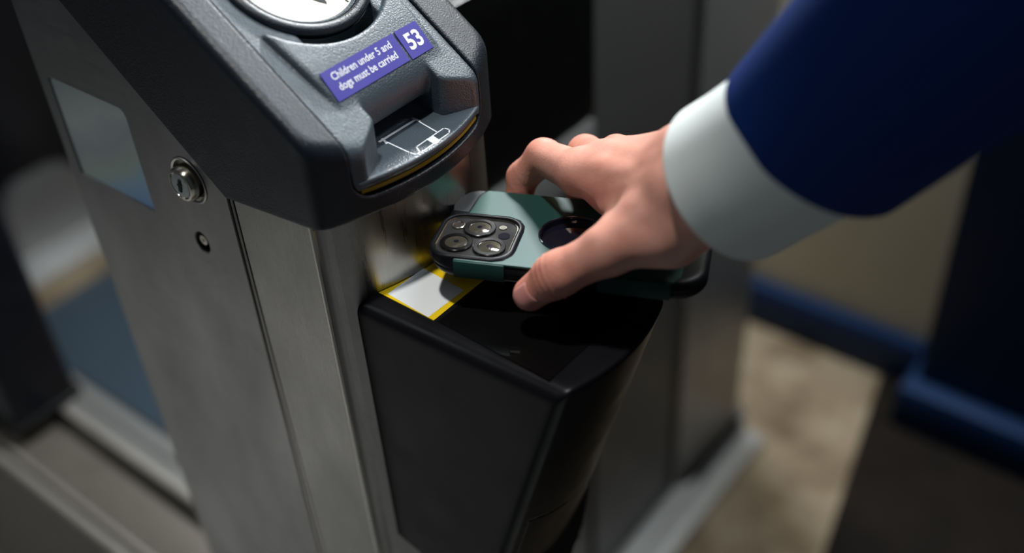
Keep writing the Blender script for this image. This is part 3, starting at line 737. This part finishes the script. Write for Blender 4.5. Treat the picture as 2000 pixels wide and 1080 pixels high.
    for p, r, amp in ((A((0.0127, 0.0576, 0.0788)), .010, .0020), (A((0.0275, 0.0627, 0.0878)), .009, .0022), (A((-0.0356, 0.0798, 0.0511)), .007, .0024), (A((0.0095, 0.0660, 0.0896)), .007, .0014)):
        d = d + bumpy(p, r, amp)
    # creases across the index finger's joints
    for J, K in ((IDX[1], IDX[0]), (IDX[2], IDX[1])):
        e_ = K - J; e_ = e_ / np.linalg.norm(e_)
        for off, amp in ((0.0, .0005), (0.0022, .0004), (-0.0022, .0004)):
            d = d + amp * np.exp(-(((P - J) @ e_ - off) / 0.0007) ** 2) * np.exp(-(length(P - J) / 0.014) ** 4)
    # creases across the thumb knuckle
    ax = THM[2] - THM[1]; ax = ax / np.linalg.norm(ax)
    for off, amp in ((0.003, .0011), (0.0065, .0008), (-0.0005, .0006)):
        q = (P - THM[2]) @ ax - off; near = length(P - THM[2])
        d = d + amp * np.exp(-(q / 0.0009) ** 2) * np.exp(-(near / 0.016) ** 4)
    q_ = P * 170.0
    d = d + 0.00022 * np.sin(q_[:, 0] + 2 * np.sin(q_[:, 1] * 0.7)) * np.sin(q_[:, 1] * 1.3 + q_[:, 2]) * np.sin(q_[:, 2] * 1.1 - q_[:, 0] * 0.6)
    return d
def outside_phone(d, P):
    u, v, w = to_phone(P)
    ph_ = smax(rbox2(u, v, 0.0776, 0.0409, 0.0195), np.abs(w) - 0.0061, 0.0055)
    return smax(d, -(ph_ - 0.0001), 0.0015)
def hand_sdf(P): return outside_phone(hand(P), P)
pts_ = np.array(IDX + MID + RNG + LIT + THM + [WR, FA])
hme = surface(hand_sdf, pts_.min(0) - 0.035, pts_.max(0) + 0.035, 0.0013, 'hand')
# redder skin over knuckles, thumb and fingertips
V = np.empty(len(hme.vertices) * 3); hme.vertices.foreach_get('co', V); V = V.reshape(-1, 3)
fl_ = np.zeros(len(V))
for p, r, a in ((IDX[1], .016, .45), (IDX[3], .02, .5), (IDX[2], .014, .4), (THM[2], .016, .35), (THM[3], .016, .45), (MID[1], .014, .3), (palm['i0'], .012, .2), (A((-0.0356, 0.0798, 0.0511)), .014, .6)):
    fl_ = np.maximum(fl_, a * np.exp(-(length(V - p) / r) ** 2 * 0.8))
at_ = hme.attributes.new('flush', 'FLOAT', 'POINT'); at_.data.foreach_set('value', fl_.astype(np.float32))
hand_o = link('hand', hme, M['skin'], person); 
hand_o.matrix_parent_inverse = Matrix.Translation(-person.location)
# thumb nail: a curved shell lying on the thumb surface
tdir = THM[3] - THM[2]; tdir = tdir / np.linalg.norm(tdir)
nn = A((-0.0339, 0.0193, 0.0398)) - A((-0.0437, 0.0342, 0.0251)); nn = nn - tdir * (nn @ tdir); nn = nn / np.linalg.norm(nn)
# nail faces partly down and towards the camera
side_ = np.cross(tdir, nn)
ang = math.radians(NAIL_ANG) if 'NAIL_ANG' in globals() else 0.0
nrm_n = nn * math.cos(ang) + side_ * math.sin(ang); side_n = np.cross(tdir, nrm_n)
bm = bmesh.new(); grid = []
for i in range(11):
    row = []
    for j in range(11):
        a_ = (j - 5) / 5; l_ = i / 10
        wd = 0.0070 * (1 - 0.35 * max(0, l_ - 0.72) ** 2 / 0.08)
        lat = a_ * wd; p = THM[3] + tdir * (-0.0070 + 0.0148 * l_ - 0.0012 * a_ * a_ * (1 if l_ < 0.5 else 0.6)) + side_n * lat + nrm_n * 0.004
        q = p.copy()
        for _ in range(12):
            dd_ = hand_sdf(q[None])[0]; q = q - nrm_n * dd_ * 0.8
        h_ = 0.0004 - 0.0006 * (abs(a_) > 0.99) - 0.0007 * (i == 0)
        row.append(bm.verts.new(q + nrm_n * h_))
    grid.append(row)
for i in range(10):
    for j in range(10): bm.faces.new((grid[i][j], grid[i][j + 1], grid[i + 1][j + 1], grid[i + 1][j]))
nail = link('thumb_nail', bm_done(bm, 'nail', None), M['skin_nail'], person); nail.matrix_parent_inverse = Matrix.Translation(-person.location)
so = nail.modifiers.new('thickness', 'SOLIDIFY'); so.thickness = 0.0005; so.offset = -1

# sleeves: swept rings about the forearm axis
def ring_frame(ax):
    u = np.cross(ax, (0, 0, 1.0)); u /= np.linalg.norm(u); return u, np.cross(ax, u)
def sleeve(name, c0, c1, r0, r1, tilt, thick, mat, seed, wob, n=96, m=40, ecc=1.0, lip=0.0):
    ax = c1 - c0; L_ = np.linalg.norm(ax); ax = ax / L_; u, v = ring_frame(ax)
    rng = np.random.RandomState(seed); ph_ = rng.rand(8) * 6.28
    bm = bmesh.new(); R_ = []
    for i in range(m + 1):
        t = i / m; row = []
        for k in range(n):
            th = 2 * math.pi * k / n
            r = r0 + (r1 - r0) * t
            r *= 1 + wob * (0.5 * math.sin(2 * th + ph_[0] + 3 * t) + 0.35 * math.sin(3 * th + ph_[1] - 7 * t) + 0.3 * math.sin(9 * t + ph_[2] + th) + 0.2 * math.sin(17 * t + ph_[3] + 2 * th)) * min(1, t * 4 + 0.03)
            p = c0 + ax * (L_ * t) + (u * math.cos(th) + v * math.sin(th) * ecc) * r + ax * (tilt[0] * math.cos(th) + tilt[1] * math.sin(th)) * max(0.0, 1 - 3 * t)
            row.append(bm.verts.new(p))
        R_.append(row)
    for a, b in zip(R_, R_[1:]):
        for k in range(n): bm.faces.new((a[k], a[(k + 1) % n], b[(k + 1) % n], b[k]))
    me = bm_done(bm, name, None)
    o = link(name, me, mat, person); o.matrix_parent_inverse = Matrix.Translation(-person.location)
    so = o.modifiers.new('thickness', 'SOLIDIFY'); so.thickness = thick; so.offset = 1; so.use_rim = True
    bv = o.modifiers.new('soft_edge', 'BEVEL'); bv.width = thick * 0.3; bv.segments = 2; bv.limit_method = 'ANGLE'
    return o
CA, CB = A((0.0399, 0.0909, 0.0968)), A((0.0842, 0.0890, 0.1426))
axv = (CB - CA) / np.linalg.norm(CB - CA)
sleeve('shirt_cuff', CA, CA + axv * 0.085, 0.0396, 0.0375, (0, 0), 0.0022, M['shirt'], 4, 0.012)
JA, JB = A((0.0780, 0.0967, 0.1324)), A((0.1098, 0.0928, 0.1800))
axj = (JB - JA) / np.linalg.norm(JB - JA); uj, vj = ring_frame(axj)
TJ = 0.011 * A((0.506, -0.598, 0.622)) + 0.005 * A((0.748, -0.056, -0.664))
sleeve('jacket_sleeve', JA, JA + axj * 0.40, 0.0448, 0.0640, (float(TJ @ uj), float(TJ @ vj)), 0.0030, M['jacket'], 9, 0.022, m=80)
